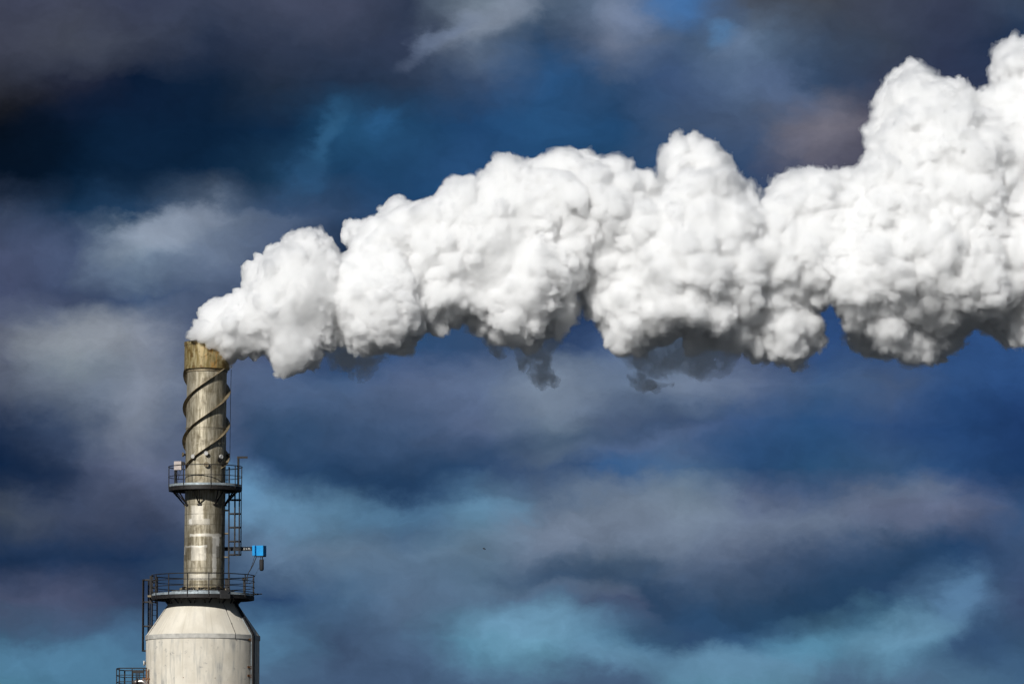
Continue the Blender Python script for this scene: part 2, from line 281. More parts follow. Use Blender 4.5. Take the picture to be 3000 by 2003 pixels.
# ------------------------------------------------------------------ mesh helpers
class MB:
    def __init__(s): s.v = []; s.f = []
    def add(s, v, f):
        o = len(s.v); s.v += [tuple(p) for p in v]; s.f += [tuple(i+o for i in q) for q in f]
    def box(s, c, sx, sy, sz, rz=0.0, rot=None):
        mt = rot if rot else Matrix.Rotation(rz, 3, 'Z'); c = Vector(c)
        v = [c + mt @ Vector((i*sx/2, j*sy/2, k*sz/2)) for i in (-1, 1) for j in (-1, 1) for k in (-1, 1)]
        s.add(v, [(0,1,3,2),(4,6,7,5),(0,4,5,1),(2,3,7,6),(0,2,6,4),(1,5,7,3)])
    def bar(s, a, b, w, h, up=Vector((0, 0, 1))):
        a = Vector(a); b = Vector(b); d = (b-a); L = d.length; d.normalize()
        sd_ = d.cross(up)
        if sd_.length < 1e-4: sd_ = d.cross(Vector((0, 1, 0)))
        sd_.normalize(); u = sd_.cross(d)
        v = [p + sd_*(i*w/2) + u*(j*h/2) for p in (a, b) for (i, j) in ((-1,-1),(1,-1),(1,1),(-1,1))]
        s.add(v, [(3,2,1,0),(4,5,6,7),(0,1,5,4),(1,2,6,5),(2,3,7,6),(3,0,4,7)])
    def tube(s, pts, r, n=8, closed=False):
        pts = [Vector(p) for p in pts]; N = len(pts); vs = []; prev = None
        for i, p in enumerate(pts):
            if closed: d = pts[(i+1) % N]-pts[i-1]
            else: d = pts[min(i+1, N-1)]-pts[max(i-1, 0)]
            d.normalize()
            a = prev if prev is not None else (Vector((0, 0, 1)) if abs(d.z) < .9 else Vector((1, 0, 0)))
            x = d.cross(a).cross(d); x.normalize(); y = d.cross(x); prev = x
            rr = r[i] if isinstance(r, (list, tuple)) else r
            vs += [p + (x*math.cos(t)+y*math.sin(t))*rr for t in [2*math.pi*k/n for k in range(n)]]
        fs = []
        for i in range(N if closed else N-1):
            j = (i+1) % N
            for k in range(n):
                l = (k+1) % n; fs.append((i*n+k, i*n+l, j*n+l, j*n+k))
        if not closed:
            fs.append(tuple(range(n))[::-1]); fs.append(tuple((N-1)*n+k for k in range(n)))
        s.add(vs, fs)
    def lathe(s, prof, n=96, axis=None, a0=0.0, a1=2*math.pi, cx=0.0, cy=0.0):
        full = abs(a1-a0-2*math.pi) < 1e-6; m = n if full else n+1; vs = []
        for r, z in prof:
            ax = axis(z) if axis else 0.0
            for k in range(m):
                t = a0+(a1-a0)*k/n; vs.append((cx+ax+r*math.sin(t), cy-r*math.cos(t), z))
        fs = []
        for i in range(len(prof)-1):
            for k in range(n):
                l = (k+1) % m; fs.append((i*m+k, i*m+l, (i+1)*m+l, (i+1)*m+k))
        s.add(vs, fs)
    def build(s, name, material, parent=None, off=(0, 0, 0), smooth=None):
        me = bpy.data.meshes.new(name)
        me.from_pydata([(p[0]-off[0], p[1]-off[1], p[2]-off[2]) for p in s.v], [], s.f); me.update()
        me.materials.append(material)
        ob = bpy.data.objects.new(name, me); COL.objects.link(ob)
        if parent: ob.parent = parent
        if smooth is not None:
            me.polygons.foreach_set('use_smooth', [True]*len(me.polygons)); me.update()
            if smooth > 0:
                try: me.set_sharp_from_angle(angle=smooth)
                except Exception: pass
        return ob
def tag(o, label=None, cat=None, group=None, kind=None):
    if label: o['label'] = label
    if cat: o['category'] = cat
    if group: o['group'] = group
    if kind: o['kind'] = kind
    return o
def empty(name, loc):
    o = bpy.data.objects.new(name, None); o.location = loc; COL.objects.link(o); o.empty_display_size = .5; return o

# ------------------------------------------------------------------ ground
g = MB(); S = 9000; g.add([(-S,-S,0),(S,-S,0),(S,S,0),(-S,S,0)], [(0,1,2,3)])
tag(g.build('ground', M['ground']), kind='structure')

# ------------------------------------------------------------------ chimney
B = (XB, 0, 0)
ch = empty('industrial_chimney', B)
tag(ch, 'tall steel chimney with spiral fins, railed platforms, rusty top and white conical base', 'chimney')
def rz(py, r): return P(600, py, -r)[1]
ZCAPT = P(538, 1003)[1]; ZCAPB = P(538, 1083)[1]
ZP1 = rz(1419, 1.98); ZP2 = rz(1738, 2.78)
ZLIP = P(428, 1862)[1]; ZBAND = P(428, 1875)[1]; ZCT = P(595, 1741)[1]
def part(mb, name, m, smooth=None, parent=ch): return mb.build(name, M[m] if isinstance(m, str) else m, parent, B, smooth)
AX = stack_axis
# stack tube
s = MB(); zb = ZP2+.05; prof = [(1.13, zb), (1.11, zb+3)]
zs = P(600, 1255)[1]
prof = [(1.105, zb), (1.10, ZP1-1), (1.10, zs-.02), (1.125, zs-.015), (1.125, zs+.03), (1.085, zs+.04), (1.085, ZCAPB+.1)]
s.lathe(prof, 128, AX); part(s, 'stack_tube', 'stack', R(30))
s = MB(); s.lathe([(1.09, ZCAPB-.005), (1.235, ZCAPB), (1.24, ZCAPB+.04), (1.24, ZCAPT-.2), (1.262, ZCAPT-.195), (1.262, ZCAPT), (1.19, ZCAPT+.002), (1.19, ZCAPB+.3)], 128, AX)
cap = part(s, 'stack_cap', 'cap', R(30))
s = MB(); s.lathe([(1.188, ZCAPB+.31), (.02, ZCAPB+.31)], 48, AX); part(s, 'flue_inside', 'black', None, cap)
s = MB(); s.tube([(AX(ZCAPT-.36)+math.sin(R(8))*1.25, -math.cos(R(8))*1.24, ZCAPT-.36), (AX(ZCAPT-.36)+math.sin(R(8))*1.30, -math.cos(R(8))*1.30, ZCAPT-.36)], .045, 10)
part(s, 'lifting_lug', 'dark', None, cap)
# collar under the cap
s = MB(); s.lathe([(1.086, ZCAPB-.16), (1.13, ZCAPB-.15), (1.13, ZCAPB-.03), (1.09, ZCAPB-.02)], 96, AX); part(s, 'collar', 'strake', R(30))
# helical strakes
LEAD = 294/54.0; ZEND = P(600, 1374)[1]
def strake(k):
    mb = MB(); za = P(538, 1198)[1] - k*LEAD/3     # height where this fin passes the left edge (azimuth -90)
    vs = []; fs = []
    r0, r1, th = 1.07, 1.295, .010
    t0 = -90.0
    zlo, zhi = ZEND, ZCAPB-.02
    a_lo = -90+(zlo-za)/LEAD*360; a_hi = -90+(zhi-za)/LEAD*360
    N = int((a_hi-a_lo)/4)+2
    for i in range(N):
        a = a_lo+(a_hi-a_lo)*i/(N-1); z = za+(a+90)/360*LEAD; t = R(a)
        taper = 1 if i > 2 else .35+.22*i
        rr = r0+(r1-r0)*taper
        dx, dy = math.sin(t), -math.cos(t); ax = AX(z)
        vs += [(ax+dx*r0, dy*r0, z-th), (ax+dx*rr, dy*rr, z-th), (ax+dx*rr, dy*rr, z+th), (ax+dx*r0, dy*r0, z+th)]
    for i in range(N-1):
        for q in range(4):
            w = (q+1) % 4; fs.append((i*4+q, (i+1)*4+q, (i+1)*4+w, i*4+w))
    fs += [(0,1,2,3), ((N-1)*4+3, (N-1)*4+2, (N-1)*4+1, (N-1)*4)]
    mb.add(vs, fs); return mb
for k in range(3): part(strake(k), 'strake', 'strake')

def pol(a, r, z, ax=None):
    t = R(a); return Vector(((AX(z) if ax is None else ax)+r*math.sin(t), -r*math.cos(t), z))
# instrument ports: a stub pipe and a bolted round flange each
def port(a, z, rw, so, rf, mf, ax=None, name='instrument_port'):
    mb = MB(); mb.tube([pol(a, rw-.05, z, ax), pol(a, rw+so, z, ax)], rf*.55, 14)
    st = part(mb, name, 'dark', R(40))
    f = MB(); f.tube([pol(a, rw+so, z, ax), pol(a, rw+so+.05, z, ax)], rf, 20)
    for q in range(8):
        c = pol(a, rw+so-.02, z, ax); t = R(a); side = Vector((math.cos(t), math.sin(t), 0)); up = Vector((0, 0, 1))
        p = c + (side*math.cos(q*math.pi/4)+up*math.sin(q*math.pi/4))*rf*.86; d = Vector((math.sin(t), -math.cos(t), 0))
        f.tube([p, p+d*.09], .018, 6)
    part(f, 'flange', mf, R(40), st)
zpt = P(609, 1327, -1.25)[1]
for a, mf in ((4, 'white'), (-30, 'white'), (45, 'white'), (-76, 'strake'), (100, 'strake'), (160, 'strake')): port(a, zpt-(.16 if a in (-30, 45) else 0), 1.10, .14, .115, mf)
port(5, P(609.8, 1360, -1.2)[1], 1.10, .09, .14, 'strake'); port(42, P(651, 1345, -1.2)[1], 1.10, .10, .15, 'dark')

# ---- round railed platforms
def ring(r, z, ax, w=.02, n=72, a0=0, a1=360):
    mb = MB(); full = a1-a0 == 360
    pts = [pol(a0+(a1-a0)*i/n, r, z, ax) for i in range(n if full else n+1)]
    mb.tube(pts, w, 6, full); return mb
def platform(r, z, rin, posts, rails, brk, ax, pr, rr, name, depth, label):
    d = MB(); d.lathe([(rin, z-.03), (r, z-.03), (r, z), (rin, z), (rin, z-.03)], 96, lambda q: ax)
    root = part(d, name, 'dark'); root['label'] = label
    t = MB(); t.lathe([(r+.006, z+.004), (r+.012, z+.004), (r+.012, z+.125), (r+.006, z+.125), (r+.006, z+.004)], 96, lambda q: ax)
    part(t, 'toe_plate', 'galv', None, root)
    f = MB(); f.lathe([(r-.05, z-.034), (r+.02, z-.034), (r+.02, z-depth), (r-.05, z-depth), (r-.05, z-.034)], 96, lambda q: ax)
    for i, a in enumerate(range(0, 360, 30)): f.bar(pol(a, rin, z-.1, ax), pol(a, r-.055, z-.1, ax), .05, .11)
    f.lathe([(rin+.02, z-.034), (rin+.07, z-.034), (rin+.07, z-depth), (rin+.02, z-depth), (rin+.02, z-.034)], 64, lambda q: ax)
    part(f, 'floor_frame', 'dark', None, root)
    for a in posts:
        p = MB(); p.tube([pol(a, r+.03, z-depth*.6, ax), pol(a, r+.03, z+rails[0], ax)], pr, 8)
        part(p, 'rail_post', 'dark', None, root)
    for i, h in enumerate(rails):
        part(ring(r+.03, z+h, ax, rr*(1.15 if i == 0 else .85)), 'guard_rail', 'dark', None, root)
    for (a, ro, ri, dz, two) in brk:
        p = MB()
        for da in ((-6, 6) if two else (0,)):
            p.bar(pol(a+da, ro, z-depth*.9, ax), pol(a, ri, z-dz, ax), .055, .055)
        tt = R(a); p.box(pol(a, ri-.0, z-dz-.02, ax), .24, .10, .07, tt)
        part(p, 'support_bracket', 'dark', None, root)
    return root
up = platform(1.97, ZP1, 1.11, [12+45*k for k in range(8)], [1.10, .55],
     [(-13+45*k, 1.82, 1.13, .98, True) for k in range(8)], AX(ZP1), .026, .022, 'upper_platform', .22, 'upper railed round platform')
brk2 = [(-62+24*k, 2.1, 1.72, .66, True) for k in range(15)]
lo = platform(2.76, ZP2, 1.3, [9.5+24*k for k in range(15)], [1.12, .80, .48, .2], brk2, P(595, 1738)[0], .030, .022, 'lower_platform', .20, 'lower, wider railed round platform on the white cone')
AX2 = P(595, 1738)[0]
# davit post with side arm on the upper platform
x, z = P(698, 1419, -.8); zt = P(698, 1336, -.8)[1]
p = MB(); p.tube([(x, -.8, z-.1), (x, -.8, zt-.03)], .06, 12); p.bar((x-.07, -.8, zt-.06), (x+.50, -.8, zt-.06), .10, .115)
part(p, 'davit', 'dark', None, up)
# cabinet on a pole at the left of the upper platform
x0, z1 = P(511, 1351, .3); x1, z0 = P(532.6, 1376, .3)
c = MB(); c.box(((x0+x1)/2, .3, (z0+z1)/2), x1-x0, .22, z1-z0, R(-12)); cb = part(c, 'cabinet', 'pinkish', None, up)
c = MB()
for px in (511.5, 517.5): xx = P(px, 1400, .42)[0]; c.tube([(xx, .43, ZP1), (xx, .43, z0+.05)], .022, 8)
c.bar((x0+.03, .43, ZP1), (x0+.03, .43, z1+.02), .05, .03)
part(c, 'cabinet_stand', 'dark', None, up)
c = MB()
for k in range(3):
    xa = x1-.05-.08*k; c.tube([(xa, .3, z0), (xa-.02, .3, z0-.15-.03*k), (xa-.12-.03*k, .34, z0-.36), (x0+.12, .36, ZP1+.05)], .013, 6)
part(c, 'cabinet_cable', 'black', None, up)
c = MB(); c.tube([(x1, .28, z1-.12), (x1+.12, .28, z1-.10), pol(-84, 1.12, z1-.16)], .035, 8); c.box((x1+.09, .28, z1-.10), .12, .1, .16)
part(c, 'probe', 'dark', None, up)

# ---- caged ladders
def ladder(name, a, rad, z0, z1, ax, hz, cage_z0, cage_z1, standoffs, rw, label, cr=.35, cd_=.67, bars=(0, 45, 90, -45, -90)):
    t = R(a); o = Vector((math.sin(t), -math.cos(t), 0)); sdv = Vector((math.cos(t), math.sin(t), 0))
    c = Vector((ax, 0, 0)) + o*rad; w = .23
    mb = MB()
    for s_ in (-1, 1): mb.bar(c+sdv*w*s_+Vector((0, 0, z0)), c+sdv*w*s_+Vector((0, 0, z1)), .075, .06, o)
    root = part(mb, name, 'dark'); root['label'] = label
    zz = z0+.15
    while zz < z1-.1:
        r_ = MB(); r_.tube([c-sdv*w+Vector((0, 0, zz)), c+sdv*w+Vector((0, 0, zz))], .014, 6); zz += .29
        part(r_, 'rung', 'dark', None, root)
    for z in hz:
        h = MB(); pts = [c-sdv*w]+[c+o*(cd_-cr)+(sdv*math.sin(q)+o*math.cos(q))*cr for q in [R(-90+15*i) for i in range(13)]]+[c+sdv*w]
        pts = [p_+Vector((0, 0, z)) for p_ in pts]
        for i in range(len(pts)-1): h.bar(pts[i], pts[i+1], .012, .065)
        part(h, 'cage_hoop', 'dark', None, root)
    cg = MB()
    for q in bars:
        p_ = c+o*(cd_-cr)+(sdv*math.sin(R(q))+o*math.cos(R(q)))*(cr-.008)
        cg.bar(p_+Vector((0, 0, cage_z0)), p_+Vector((0, 0, cage_z1)), .065, .05, o)
    part(cg, 'cage_bars', 'dark', None, root)
    for z in standoffs:
        for s_ in (-1, 1):
            b_ = MB(); b_.bar(Vector((ax, 0, z))+o*(rw-.03)+sdv*w*s_, c+sdv*w*s_+Vector((0, 0, z)), .05, .06)
            part(b_, 'stand_off', 'strake', None, root)
    return root
pz = lambda py: P(680, py)[1]
ax1 = AX(pz(1560)); rl = (P(670.5, 1560)[0]-ax1)
ladder('caged_ladder', 90, rl, pz(1718), pz(1368), ax1, [pz(v) for v in (1464, 1504.5, 1544.5, 1585.5, 1624.5)], pz(1626), pz(1425), [pz(v) for v in (1494.5, 1562.5, 1631.5)], 1.1, 'caged ladder on the right side of the stack between the platforms')
ladder('caged_ladder', -123, 3.27, pz(2150), pz(1683), AX2, [pz(v) for v in (1692, 1757, 1828, 1900.5)], pz(1902), pz(1690), [pz(v) for v in (1930, 2050)], 3.07, 'caged ladder at the left of the white cone', .36, .76, (0, 60, -50, -65))
# gate and hand posts where the left ladder reaches the lower platform
gt = MB()
for px, top in ((441, 1686), (446, 1682), (455.5, 1688), (459, 1690)):
    xx = P(px, 1700, .6)[0]; gt.bar((xx, .6, ZP2-.35), (xx, .6, P(px, top, .6)[1]), .09 if px < 450 else .05, .05)
for py in (1692, 1703, 1720, 1735):
    xa = P(441, py, .6)[0]; xb = P(459, py, .6)[0]; zq = P(441, py, .6)[1]; gt.bar((xa, .6, zq), (xb, .6, zq), .03, .035)
part(gt, 'ladder_gate', 'dark', None, lo)
gt = MB(); xx, zq = P(434, 1746, .3); gt.box((xx+.24, .3, zq), .5, .6, .10); part(gt, 'step_plate', 'strake', None, lo)
# stub pipe and clutter at the right of the lower platform
x, z = P(742, 1740, 0); p = MB(); p.tube([(x-.1, 0, z), (x+.28, 0, z+.01)], .045, 8); p.tube([(x+.28, 0, z+.01), (x+.48, 0, z+.03)], .028, 8); part(p, 'stub_pipe', 'dark', None, lo)
p = MB()
for px, zz_, h in ((714, 1.0, 1.0), (718, .95, .95)): xx = P(px, 1700, .9)[0]; p.bar((xx, .9, ZP2), (xx, .9, ZP2+h), .06, .06)
p.box((P(716, 1690, .9)[0], .9, ZP2+.98), .26, .1, .12); p.box((P(717, 1690, .85)[0], .85, ZP2+.55), .12, .08, .4)
part(p, 'control_post', 'dark', None, lo)
p = MB(); zb2 = ZP2+.1
p.box((P(663, 1705, -1)[0], -1.0, ZP2+.62), .16, .16, .5); p.box((P(668, 1705, -1)[0], -1.0, ZP2+.3), .22, .2, .2)
p.tube([(P(663, 1705, -1)[0], -1.0, ZP2+.4), (P(672, 1705, -1)[0], -1.2, ZP2+.2), (P(668, 1705, -1)[0], -1.6, ZP2+.04)], .03, 8)
part(p, 'junction_boxes', 'dark', None, lo)
p = MB()
x, z = P(654, 1729, -2.5); p.box((x, -2.5, ZP2+.10), .42, .5, .20, R(20)); p.box((x+.1, -2.65, ZP2-.12), .5, .3, .25, R(20)); part(p, 'floor_hatch', 'black', None, lo)
# base ring of the stack with lugs, gutter plate
s = MB(); s.lathe([(1.1, ZP2+.004), (1.42, ZP2+.004), (1.42, ZP2+.20), (1.36, ZP2+.24), (1.106, ZP2+.24)], 96, lambda q: AX(q)); part(s, 'base_ring', 'galv', R(30))
for k in range(12):
    a = 15+30*k
    for a in (a, a+4):
        s = MB(); s.box(pol(a, 1.22, ZP2+.34), .06, .24, .19, R(a)); part(s, 'anchor_lug', 'strake')
s = MB(); s.lathe([(1.107, ZP2+.43), (1.20, ZP2+.43), (1.20, ZP2+.47), (1.107, ZP2+.47)], 96, AX)
part(s, 'clamp_ring', 'strake')
for a in (-52, -47, 36, 40, -20): s = MB(); s.tube([pol(a, 1.36, ZP2+.28), pol(a+6, 1.28, ZP2+.40), pol(a+16, 1.32, ZP2+.30), pol(a+24, 1.25, ZP2+.42)], .035, 7); part(s, 'base_pipe', 'dark')
for a in (-50, 38): s = MB(); s.box(pol(a, 1.34, ZP2+.40), .16, .14, .2, R(a)); part(s, 'base_valve', 'dark')

# ---- white cone and shell
cx = P(594, 1900)[0]; CA = lambda q: cx + (P(595, 1745)[0]-cx)*max(0, (q-ZBAND)/(ZCT-ZBAND))
s = MB(); s.lathe([(1.35, ZCT+.05), (1.50, ZCT+.04), (3.085, ZLIP)], 128, CA); cone = part(s, 'cone_roof', 'cone', R(20))
s = MB(); s.lathe([(3.10, ZLIP+.004), (3.115, ZLIP-.01), (3.115, ZBAND), (3.08, ZBAND-.01)], 128, lambda q: cx); band = part(s, 'eaves_band', 'band', R(20))
s = MB(); s.lathe([(3.075, ZBAND+.05), (3.075, 0)], 128, lambda q: cx); shell = part(s, 'shell', 'shell', R(20))
s = MB(); s.lathe([(1.62, ZCT-.02), (1.72, ZCT-.02), (1.72, ZCT+.18), (1.62, ZCT+.18)], 96, lambda q: P(595, 1745)[0]); part(s, 'neck_ring', 'galv', None, cone)
zc = lambda k: ZCT+.04+(ZLIP-ZCT-.04)*k; rc = lambda k: 1.50+(3.085-1.50)*k
for a in (-70, 38, 110, -150, -110, 160):
    s = MB(); pts = [pol(a, rc(k)+.008, zc(k), CA(zc(k))) for k in (0.22, .4, .6, .8, 1.0)]+[pol(a-.8, 3.125, ZLIP-.02, cx), pol(a-.8, 3.125, ZBAND-.06, cx)]
    s.tube(pts, .012, 6)
    for k in (.42, .75): s.box(pol(a, rc(k)+.012, zc(k), CA(zc(k))), .05, .04, .05, R(a))
    part(s, 'seam', 'dark', None, cone)
# cable tray running down the cone and the shell
A = 61
s = MB(); pts = [pol(66, rc(.2)+.09, zc(.2), CA(zc(.2))), pol(A, 3.085+.10, ZLIP-.02, cx), pol(A, 3.18, 0.3, cx)]
nrm = Vector((math.sin(R(A)), -math.cos(R(A)), 0)); tng = Vector((math.cos(R(A)), math.sin(R(A)), 0))
s.bar(pts[0], pts[1], .16, .16); s.bar(pts[1]-Vector((0, 0, .02)), pts[2], .16, .16, nrm)
tray = part(s, 'cable_tray', 'dark')
s = MB(); e_ = Vector((-.075, -.06, 0)); s.bar(pts[0]+e_, pts[1]+e_, .03, .03); s.bar(pts[1]+e_, pts[2]+e_, .03, .03, nrm); part(s, 'tray_edge', 'galv', None, tray)
for py in (1871, 1952, 1977, 2040):
    zz = P(735, py, -1.5)[1]; s = MB(); c0 = pol(A-5, 3.09, zz, cx); s.bar(c0, pol(A-1, 3.17, zz-.14, cx), .03, .04); s.bar(c0, pol(A-1, 3.17, zz+.02, cx), .03, .04); s.box(pol(A-5, 3.085, zz-.02, cx), .12, .03, .12, R(A-5))
    part(s, 'tray_bracket', 'brown', None, tray)
# side port on the shell, small plugs
zz = P(420, 1941)[1]; port(-92, zz, 3.075, .09, .13, 'white', cx)
for px, py in ((537, 1983), (630, 1984.5)):
    x, z = P(px, py, -3); s = MB(); a = math.degrees(math.asin((x-cx)/3.07)); s.tube([pol(a, 3.06, z, cx), pol(a, 3.10, z, cx)], .022, 8); part(s, 'plug', 'brown', None, shell)
# third platform at the left bottom, mostly below the frame
fx0 = P(340, 1960, -1)[0]; fx1 = P(432, 1960, -1)[0]; zt = P(380, 1956, -1.2)[1]; zf = zt-1.1
ya, yb = -1.25, 1.9
corner = [(fx1, ya), (fx0+.2, ya), (fx0, ya+.7), (fx0+.02, yb-.7), (fx0+.25, yb), (fx1+.4, yb)]
d = MB(); d.add([(x_, y_, zf) for x_, y_ in corner]+[(x_, y_, zf-.15) for x_, y_ in corner], [(0,1,2,3,4,5), (11,10,9,8,7,6)]+[(i, (i+1) % 6, (i+1) % 6+6, i+6) for i in range(6)])
sp = part(d, 'side_platform', 'dark'); sp['label'] = 'small railed platform at the left of the white shell'
for i, h in enumerate((1.1, .73, .37)):
    r_ = MB()
    for (a_, b_) in zip(corner[:-1], corner[1:]): r_.tube([(a_[0], a_[1], zf+h), (b_[0], b_[1], zf+h)], .028 if i == 0 else .02, 8)
    part(r_, 'guard_rail', 'dark', None, sp)
pp = [corner[1], corner[2], corner[3], corner[4]]+[(fx1-.35*k, ya) for k in ()]+[(P(px, 1980, 1.9)[0], yb) for px in (366, 389, 399)]+[(P(px, 1980, -1.25)[0], ya) for px in (350, 387, 421, 428)]+[(P(404, 1980, 1.9)[0], yb), (P(409, 1980, 1.9)[0], yb)]
for x_, y_ in pp:
    r_ = MB(); r_.tube([(x_, y_, zf-.1), (x_, y_, zf+1.1)], .027, 8); part(r_, 'rail_post', 'dark', None, sp)
r_ = MB(); r_.box((P(404, 1961, .5)[0], .5, zt-.13), .65, .08, .14); part(r_, 'rail_gate', 'dark', None, sp)
x, z = P(400, 1996, -2.0)
pl = [(x-.12, -2.0+.5, z), (x, -2.0+.1, z), (x+.30, -2.0, z+.02), (x+.46, -2.0, z-.05), (x+.52, -2.0, z-.25), (x+.52, -2.0, z-2.5)]
s = MB(); s.tube(pl, [.13, .13, .13, .135, .13, .13], 14); ep = part(s, 'elbow_pipe', 'pipe', R(40))
s = MB(); s.tube([(x-.02, -1.99, z), (x+.05, -1.99, z+.002)], .19, 14); part(s, 'flange', 'dark', None, ep)
s = MB(); x, z = P(429, 1972, -1.3); s.bar((x, -1.3, z-1.0), (x, -1.3, z+.25), .07, .07); s.bar((x+.13, -1.3, z-.8), (x+.13, -1.3, z+.25), .03, .03); s.box((x, -1.3, z-.28), .42, .1, .08); part(s, 'wall_bracket', 'brown')

# ---- lightning conductor wire down the right side
s = MB()
s.tube([(P(677.5, 1082)[0], 0, P(677, 1082)[1]), (P(675.5, 1160)[0], 0, P(677, 1160)[1]), (P(674, 1298)[0], 0, P(677, 1298)[1]), (P(673.5, 1350)[0], 0, P(677, 1350)[1])], .014, 6)
part(s, 'conductor_wire', 'dark')
s = MB(); s.tube([(P(707, 1425)[0], 0, P(700, 1425)[1]), (P(706.8, 1500)[0], 0, P(700, 1500)[1]), (P(706.4, 1625)[0], 0, P(700, 1625)[1])], .014, 6); part(s, 'conductor_wire', 'dark')

# ------------------------------------------------------------------ hoist on a jib beam (bolted to the stack but a machine of its own)
xh0, zh0 = P(739.8, 1628, .05); xh1, zh1 = P(778, 1597, .05); zc_ = (zh0+zh1)/2; HB = ((xh0+xh1)/2, .05, zh0)
ho = empty('chain_hoist', HB); tag(ho, 'bright blue boxy hoist with a black hanging bag at the end of a dark beam', 'hoist')
def hpart(mb, name, m, smooth=None, parent=ho): return mb.build(name, M[m], parent, HB, smooth)
ra = R(24)
fwd = Vector((math.sin(ra)*-1, -math.cos(ra), 0))            # front face turned slightly left
s = MB(); xc, zc0 = P(759.5, 1612.5, .05)
s.box((xc+.08, .1, zc_), .49, .40, .56, -ra); hb = hpart(s, 'housing', 'blue')
bv = hb.modifiers.new('bevel', 'BEVEL'); bv.width = .012; bv.segments = 2
s = MB(); s.box((xc-.245, .0, zc_+.005), .16, .30, .55, -ra); eb = hpart(s, 'end_cover', 'blue')
bv = eb.modifiers.new('bevel', 'BEVEL'); bv.width = .012; bv.segments = 2
s = MB(); s.box((xc+.08, .1, zh0-.012), .47, .38, .05, -ra); hpart(s, 'base_plate', 'black')
s = MB(); xbm = P(657, 1606)[0]; zbm = P(700, 1606.5)[1]
for dz_ in (-.095, .095): s.box(((xbm+xh0+.1)/2, .12, zbm+dz_), xh0+.1-xbm, .13, .02)
s.box(((xbm+xh0+.1)/2, .12, zbm), xh0+.1-xbm, .03, .17); bm_ = hpart(s, 'jib_beam', 'black')
# faded stencilled markings on the beam
s = MB(); yy = .102
def stroke(x_, z_, w, h): s.box((x_, yy, z_), w, .004, h)
def bx(px): return P(px, 1606)[0]
zt_ = P(700, 1606)[1]
for q in range(14):
    t = q*2*math.pi/14; stroke(bx(714.9)+.055*math.cos(t), zt_+.05*math.sin(t), .034, .034)
stroke(bx(714.9), zt_, .05, .05); stroke(bx(722.2), zt_+.005, .032, .115)
stroke(bx(727.2), zt_, .032, .11); stroke(bx(729.4), zt_+.04, .05, .03); stroke(bx(731), zt_+.015, .03, .04); stroke(bx(729.4), zt_-.005, .05, .025); stroke(bx(731), zt_-.035, .035, .045); stroke(bx(732.5), zt_-.045, .03, .03)
hpart(s, 'beam_marking', 'marking', None, bm_)
xg, zg = P(766.5, 1638, .05); zgb = P(766.5, 1671.5, .05)[1]
s = MB(); s.lathe([(.01, zg), (.118, zg), (.122, zg-.2), (.122, zgb+.09), (.095, zgb+.03), (.04, zgb), (.005, zgb-.002)], 20, None, cx=xg, cy=.05); hpart(s, 'chain_bag', 'black', R(50))
s = MB()
for dx in (-.05, .04, .07): s.tube([(xg+dx, .05, zg-.02), (xg+dx*.8-.01, .05, zh0)], .014, 6)
hpart(s, 'chain', 'dark')
s = MB(); xa, za = P(752, 1628, .05); xb_, zb_ = P(726, 1681, .05); s.tube([(xa, .05, za), ((xa+xb_)/2+.03, .05, (za+zb_)/2-.02), (xb_, .05, zb_), (xb_-.05, .05, zb_-.5)], .024, 6)
xa, za = P(746, 1628, .05); xb_, zb_ = P(739.5, 1650, .05); s.tube([(xa, .05, za), (xb_, .08, zb_), (P(733, 1668)[0], .08, P(733, 1668)[1])], .013, 6)
hpart(s, 'power_cable', 'black')
s = MB(); xa, za = P(757.5, 1664, .05); xb_, zb_ = P(747.5, 1685, .05); s.tube([(xg-.05, .05, zg-.4), (xa, .05, za), (xb_, .05, zb_), (xb_-.3, .05, zb_-.5)], .008, 6); hpart(s, 'pull_cord', 'dark')

# ------------------------------------------------------------------ a bird far off
x, z = P(1418.4, 1606.6, 40); bo = empty('flying_bird', (x, 40, z)); tag(bo, 'tiny dark bird alone in the grey-blue sky right of the blue hoist', 'bird')
b_ = MB(); b_.tube([(-.10, 0, .03), (-.05, 0, .02), (0, 0, 0), (.06, 0, -.025), (.11, 0, -.045)], [.008, .03, .035, .025, .005], 8); b_.build('body', M['bird'], bo)
for s_ in (-1, 1):
    b_ = MB(); b_.add([(-.04, 0, .03), (.03, 0, 0), (.0, s_*.12, .05), (.03, s_*.25, .02), (-.03, s_*.13, .065), (-.04, 0, .04), (.03, 0, .01), (.0, s_*.12, .06), (.03, s_*.25, .028), (-.03, s_*.13, .075)],
        [(0,1,2,4), (2,3,4), (9,7,6,5), (9,8,7), (0,5,6,1), (1,6,7,2), (2,7,8,3), (3,8,9,4), (4,9,5,0)]); b_.build('wing', M['bird'], bo)

